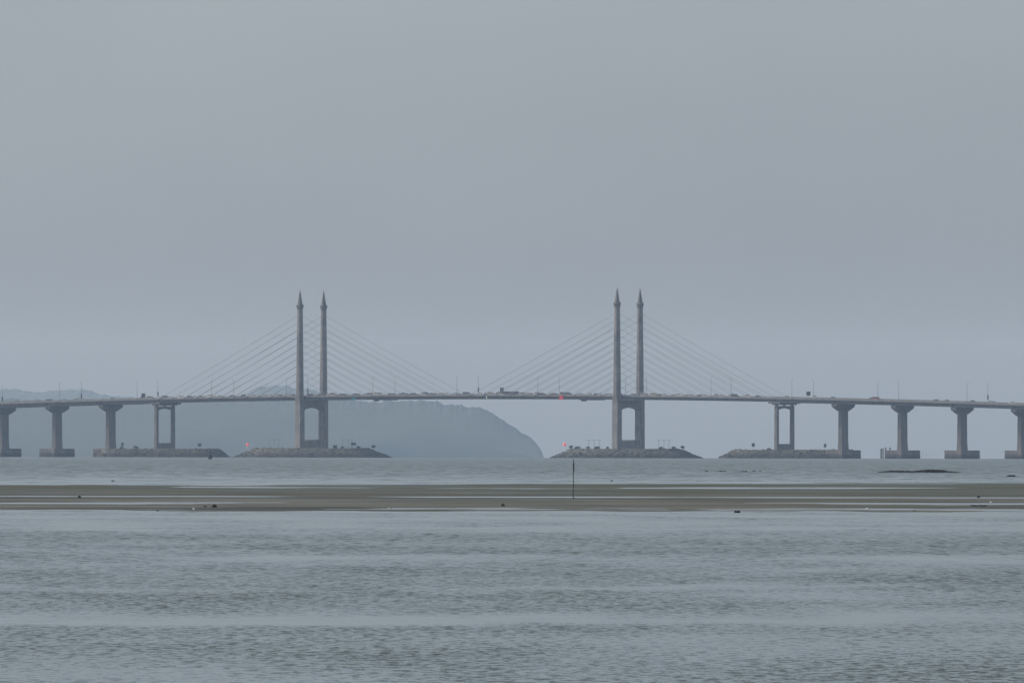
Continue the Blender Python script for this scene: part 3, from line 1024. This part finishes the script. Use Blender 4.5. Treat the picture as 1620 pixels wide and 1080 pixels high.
sp = small_lamp(); first = True
k_ = 0
for px, Y, lab in ((427, YL, 'leftmost of the three left of the left pylon'), (434, YL, 'middle of the three left of the left pylon'), (441, YL, 'rightmost of the three left of the left pylon'),
                   (542.5, YL, 'leftmost of the three right of the left pylon'), (551, YL, 'middle of the three right of the left pylon'), (557.5, YL, 'rightmost of the three right of the left pylon'),
                   (932, YR, 'leftmost of the three left of the right pylon'), (940.3, YR, 'middle of the three left of the right pylon'), (948.3, YR, 'rightmost of the three left of the right pylon'),
                   (1042.5, YR, 'leftmost of the three right of the right pylon'), (1050.7, YR, 'middle of the three right of the right pylon'), (1058.7, YR, 'rightmost of the three right of the right pylon')):
    o = sp if first else copy_tree(sp); first = False
    Yp = Y + 4
    o.location = ((px - 810) * Yp / F, Yp, 3.9)
    tag(o, 'small twin-headed lamp post on rubble, ' + lab, 'lamp post', 'small lamp posts on the islands')

# piles and small structures by the pier right of the islands
def pile(px, ytop, w_, Y, label):
    c = at(px, ytop, Y)
    r = empty('mooring_pile', (c.x, Y, sea(c.x, Y))); tag(r, label, 'pile', 'steel piles in the water')
    h = c.z - sea(c.x, Y)
    mb = MB(); mb.tube((0, 0, -3), (0, 0, h - .4), w_, w_, 10); mb.build('shaft', M['board'], r)
    mb = MB(); mb.tube((0, 0, h - .397), (0, 0, h), w_ * 1.15, w_ * 1.05, 10); mb.build('collar', M['dark'], r)


Yp = W(300, 0, 0).y
pile(1394.2, 709.5, .45, Yp - 12, 'taller dark pile standing in water, left of the two beside the first right pier')
pile(1397.2, 708.8, .38, Yp - 8, 'dark pile standing in water, right of the two beside the first right pier')
for px, lab in ((1401.5, 'small dark bollard at the left corner of the pile cap'), (1408.3, 'small dark capped bollard further right on the pile cap')):
    c = at(px, 709, Yp - 4)
    r = empty('bollard', (c.x, Yp - 4, 2.7)); tag(r, lab, 'bollard')
    mb = MB(); mb.tube((0, 0, 0), (0, 0, 1.2), .4, .35, 10); mb.tube((0, 0, 1.2), (0, 0, 1.6), .62, .55, 10); mb.build('body', M['dark'], r)
# pale railing frame beside that pier
c = at(1463, 724, Yp - 6)
r = empty('ladder_frame', (c.x, Yp - 6, sea(c.x, Yp))); tag(r, 'faint pale metal hoop frame standing in the water beside the first right pier', 'frame')
mb = MB()
for x in (-1.9, 0, 1.9): mb.tube((x, 0, -1), (x, 0, 4.4), .07)
for z in (1.6, 3.0, 4.4): mb.tube((-1.9, 0, z), (1.9, 0, z), .06)
mb.build('rails', M['white'], r)

# beacon buoy in front of the far-left island
Yb = dist_of(725.9, 332.5)
c = at(332.5, 720, Yb)
r = empty('buoy', (c.x, Yb, sea(c.x, Yb))); tag(r, 'dark barrel-shaped buoy floating in front of the right end of the far left island', 'buoy')
mb = MB(); mb.tube((0, 0, -.5), (0, 0, 1.5), .85, .8, 16); mb.build('float', M['dark'], r)
mb = MB()
for a in (0, 1.57, 3.14, 4.71): mb.tube((math.cos(a) * .6, math.sin(a) * .6, 1.5), (math.cos(a) * .28, math.sin(a) * .28, 2.4), .09, .07)
mb.tube((0, 0, 2.3), (0, 0, 2.9), .45, .35, 10); mb.build('cage', M['dark'], r)

# ------------------------------------------------------------------ stones, stake, driftwood near by
def stone(px, ybase, wpx, hpx, label, on_mud=True, seed=1, name='stone', group='dark stones on the mudflat', m='rock_wet', cat='stone'):
    Y = dist_of(ybase, px)
    k = Y / F; x = (px - 810) * k
    z0 = mud_z(x, Y) if on_mud else sea(x, Y)
    if on_mud:
        for q in range(5):
            dd = (CAMZ - z0) / ((ybase - ROLL * (px - 810) - H0) / F)
            Y = dd; x = (px - 810) * Y / F; z0 = mud_z(x, Y)
        k = Y / F
    mb = MB()
    rx, rz = wpx * k / 2, hpx * k
    mb.blob((0, 0, rz * .15), rx, rx * .8, rz * .85, seed=seed, rough=.3, sub=3)
    mb.blob((rx * .5, 0, 0), rx * .6, rx * .5, rz * .6, seed=seed + 3, rough=.3, sub=2)
    o = mb.build(name, M[m])
    o.location = (x, Y, z0)
    tag(o, label, cat, group)
    return o


stone(126, 787, 5, 3, 'small dark stone on the mudflat near the left edge', seed=2)
stone(325, 801.5, 5, 2, 'flat dark stone just left of a rounder one on the mudflat', seed=4)
stone(339.5, 802, 7, 4, 'round black stone at the water edge of the mudflat, left part', seed=6)
stone(796, 800, 6, 3, 'small squarish black stone on the mudflat left of the stake', seed=8)
stone(1166.5, 810.5, 10, 3.6, 'low black stone lying in shallow water in front of the mudflat', on_mud=False, seed=10, group=None)
stone(1548.5, 784.5, 5, 2.6, 'small dark stone on the mudflat near the right edge', seed=12)
stone(1447, 808, 5, 1.5, 'flat dark stone at the near edge of the mudflat, right part', on_mud=False, seed=14, group=None)
stone(250, 808, 5, 1.4, 'flat dark stone at the near edge of the mudflat, left part', on_mud=False, seed=16, group=None)
stone(1600, 753.5, 14, 2.4, 'low dark rock awash near the right edge beyond the mudflat', on_mud=False, seed=18, group=None)
stone(179, 761, 5, 1.5, 'tiny dark stone awash beyond the mudflat near the left', on_mud=False, seed=20, group=None)
stone(968, 761, 3, 1.8, 'tiny dark stone awash beyond the mudflat, right of the stake', on_mud=False, seed=21, group=None)
for px_, py_, w_, lab_, sd in ((307, 805, 4, 'small white shell heap left of the round black stone', 23), (616, 804.5, 3, 'small white shell heap left of the squarish black stone', 24),
                              (1372, 804.5, 4, 'small white shell heap on the near edge of the mudflat, right part', 25), (1568, 794.5, 4, 'small white shell heap near the right edge, above the branch', 26)):
    stone(px_, py_, w_, 1.6, lab_, seed=sd, name='shell_heap', group='white shell heaps on the mudflat', m='white', cat='shells')
dash = [(1118, 5), (1141, 7), (1147, 4), (1175, 3), (1180, 4), (1193, 5), (1203, 2.5)]
for i, (px, w_) in enumerate(dash):
    stone(px, 745.6, w_, 1.3, 'small dark rock awash, %s from the left in the broken line beyond the mudflat' % ordinal(i + 1), on_mud=False, seed=30 + i, group='rocks awash in a line')

# reef of boulders
Y = dist_of(747, 1453); k = Y / F
mb = MB(); rd = random.Random(5)
hp = [(1390, .3), (1400, 1.6), (1412, 3.5), (1424, 3.2), (1436, 2.6), (1446, 2.2), (1456, 4.2), (1470, 5.6), (1482, 5.4), (1494, 4.0), (1503, 2.0), (1512, 1.2), (1518, .3)]
hx = [p[0] for p in hp]; hh = [p[1] for p in hp]
for i in range(520):
    px = rd.uniform(1390, 1518); h = np.interp(px, hx, hh) * k
    d = rd.uniform(-1, 1)
    zz = h * (1 - d * d) * .8
    sz = rd.uniform(.10, .24)
    mb.blob(((px - 1453) * k, d * 2.2, zz - sz * .5), sz * rd.uniform(1, 1.8), sz, sz * .8, seed=i, sub=1)
for px in range(1392, 1518, 4):
    h = np.interp(px, hx, hh) * k
    mb.blob(((px - 1453) * k, 0, 0), .5, 1.9, h * .8, seed=px, sub=1)
o = mb.build('boulder_reef', M['rock_wet']); x = (1453 - 810) * k; o.location = (x, Y, sea(x, Y))
tag(o, 'low dark reef of heaped boulders in the water beyond the mudflat at right', 'reef')

# stake
px, yb = 907.3, 789.5
Y = 590
for q in range(6):
    x = (px - 810) * Y / F; z0 = mud_z(x, Y); Y = (CAMZ - z0) / ((yb - ROLL * (px - 810) - H0) / F)
k = Y / F; x = (px - 810) * k
r = empty('marker_stake', (x, Y, z0)); tag(r, 'thin crooked dark wooden stake standing in the mudflat', 'stake')
pts = [(.2, 0), (-.4, 8), (.1, 20), (.5, 30), (-.2, 40), (.4, 46)]
mb = MB()
mb.tube((.2 * k, 0, -.3), (.2 * k, 0, 0), .035, .035)
for (a0, h0), (a1, h1) in zip(pts[:-1], pts[1:]): mb.tube((a0 * k, 0, h0 * k), (a1 * k, 0, h1 * k), .025, .022, 8)
mb.build('pole', M['wood'], r)
mb = MB()
p2 = [(.4, 43, .03), (.9, 48, .045), (.2, 54, .042), (.6, 59, .026), (.4, 63.5, .015)]
for (a0, h0, r0), (a1, h1, r1) in zip(p2[:-1], p2[1:]): mb.tube((a0 * k, .0, h0 * k), (a1 * k, .0, h1 * k), r0, r1, 8)
mb.tube((.2 * k, 0, 55 * k), (1.6 * k, 0, 57 * k), .02, .012)
o = mb.build('lashed_top', M['wood'], r)
mb = MB(); mb.tube((.2 * k, 0, 2 * k), (1.8 * k, .02, 3.4 * k), .02, .012); mb.build('twig', M['wood'], r)

# driftwood
def drift(px, ybase, wpx, label, seed):
    Y = dist_of(ybase, px); x = (px - 810) * Y / F
    z0 = mud_z(x, Y); Y = (CAMZ - z0) / ((ybase - ROLL * (px - 810) - H0) / F); x = (px - 810) * Y / F; z0 = mud_z(x, Y)
    k = Y / F; mb = MB(); rd = random.Random(seed); last = None
    for i in range(7):
        p = Vector(((-.5 + i / 6) * wpx * k, rd.uniform(-.2, .2), .05 + rd.uniform(-.02, .03)))
        if last is not None: mb.tube(last, p, .032, .028)
        last = p
    o = mb.build('driftwood', M['wood']); o.location = (x, Y, z0); tag(o, label, 'driftwood')


drift(1549, 801, 26, 'long thin dark branch lying on the mudflat near the right edge', 3)

# ------------------------------------------------------------------ haze
mb = MB(); mb.box(-17000, 17000, -3000, 23500, -60, 260)
hz = mb.build('haze', None)
hz.data.materials.clear()
m = bpy.data.materials.new('haze_air'); m.use_nodes = True
nt = m.node_tree
nt.nodes.remove(nt.nodes['Principled BSDF'])
pv = nt.nodes.new('ShaderNodeVolumePrincipled')
pv.inputs['Color'].default_value = (.51, .675, .90, 1)
pv.inputs['Absorption Color'].default_value = (1, 1, 1, 1)
pv.inputs['Density'].default_value = 4.4e-5
pv.inputs['Anisotropy'].default_value = 0.0
nt.links.new(pv.outputs[0], nt.nodes['Material Output'].inputs['Volume'])
hz.data.materials.append(m)
tag(hz, kind='stuff')

# ------------------------------------------------------------------ render settings
scene.view_settings.view_transform = 'Standard'; scene.view_settings.look = 'None'
scene.view_settings.gamma = 1; scene.view_settings.exposure = 0.0
scene.render.engine = 'CYCLES'
scene.cycles.max_bounces = 6; scene.cycles.volume_bounces = 1
scene.cycles.use_denoising = True
scene.cycles.volume_step_rate = 1
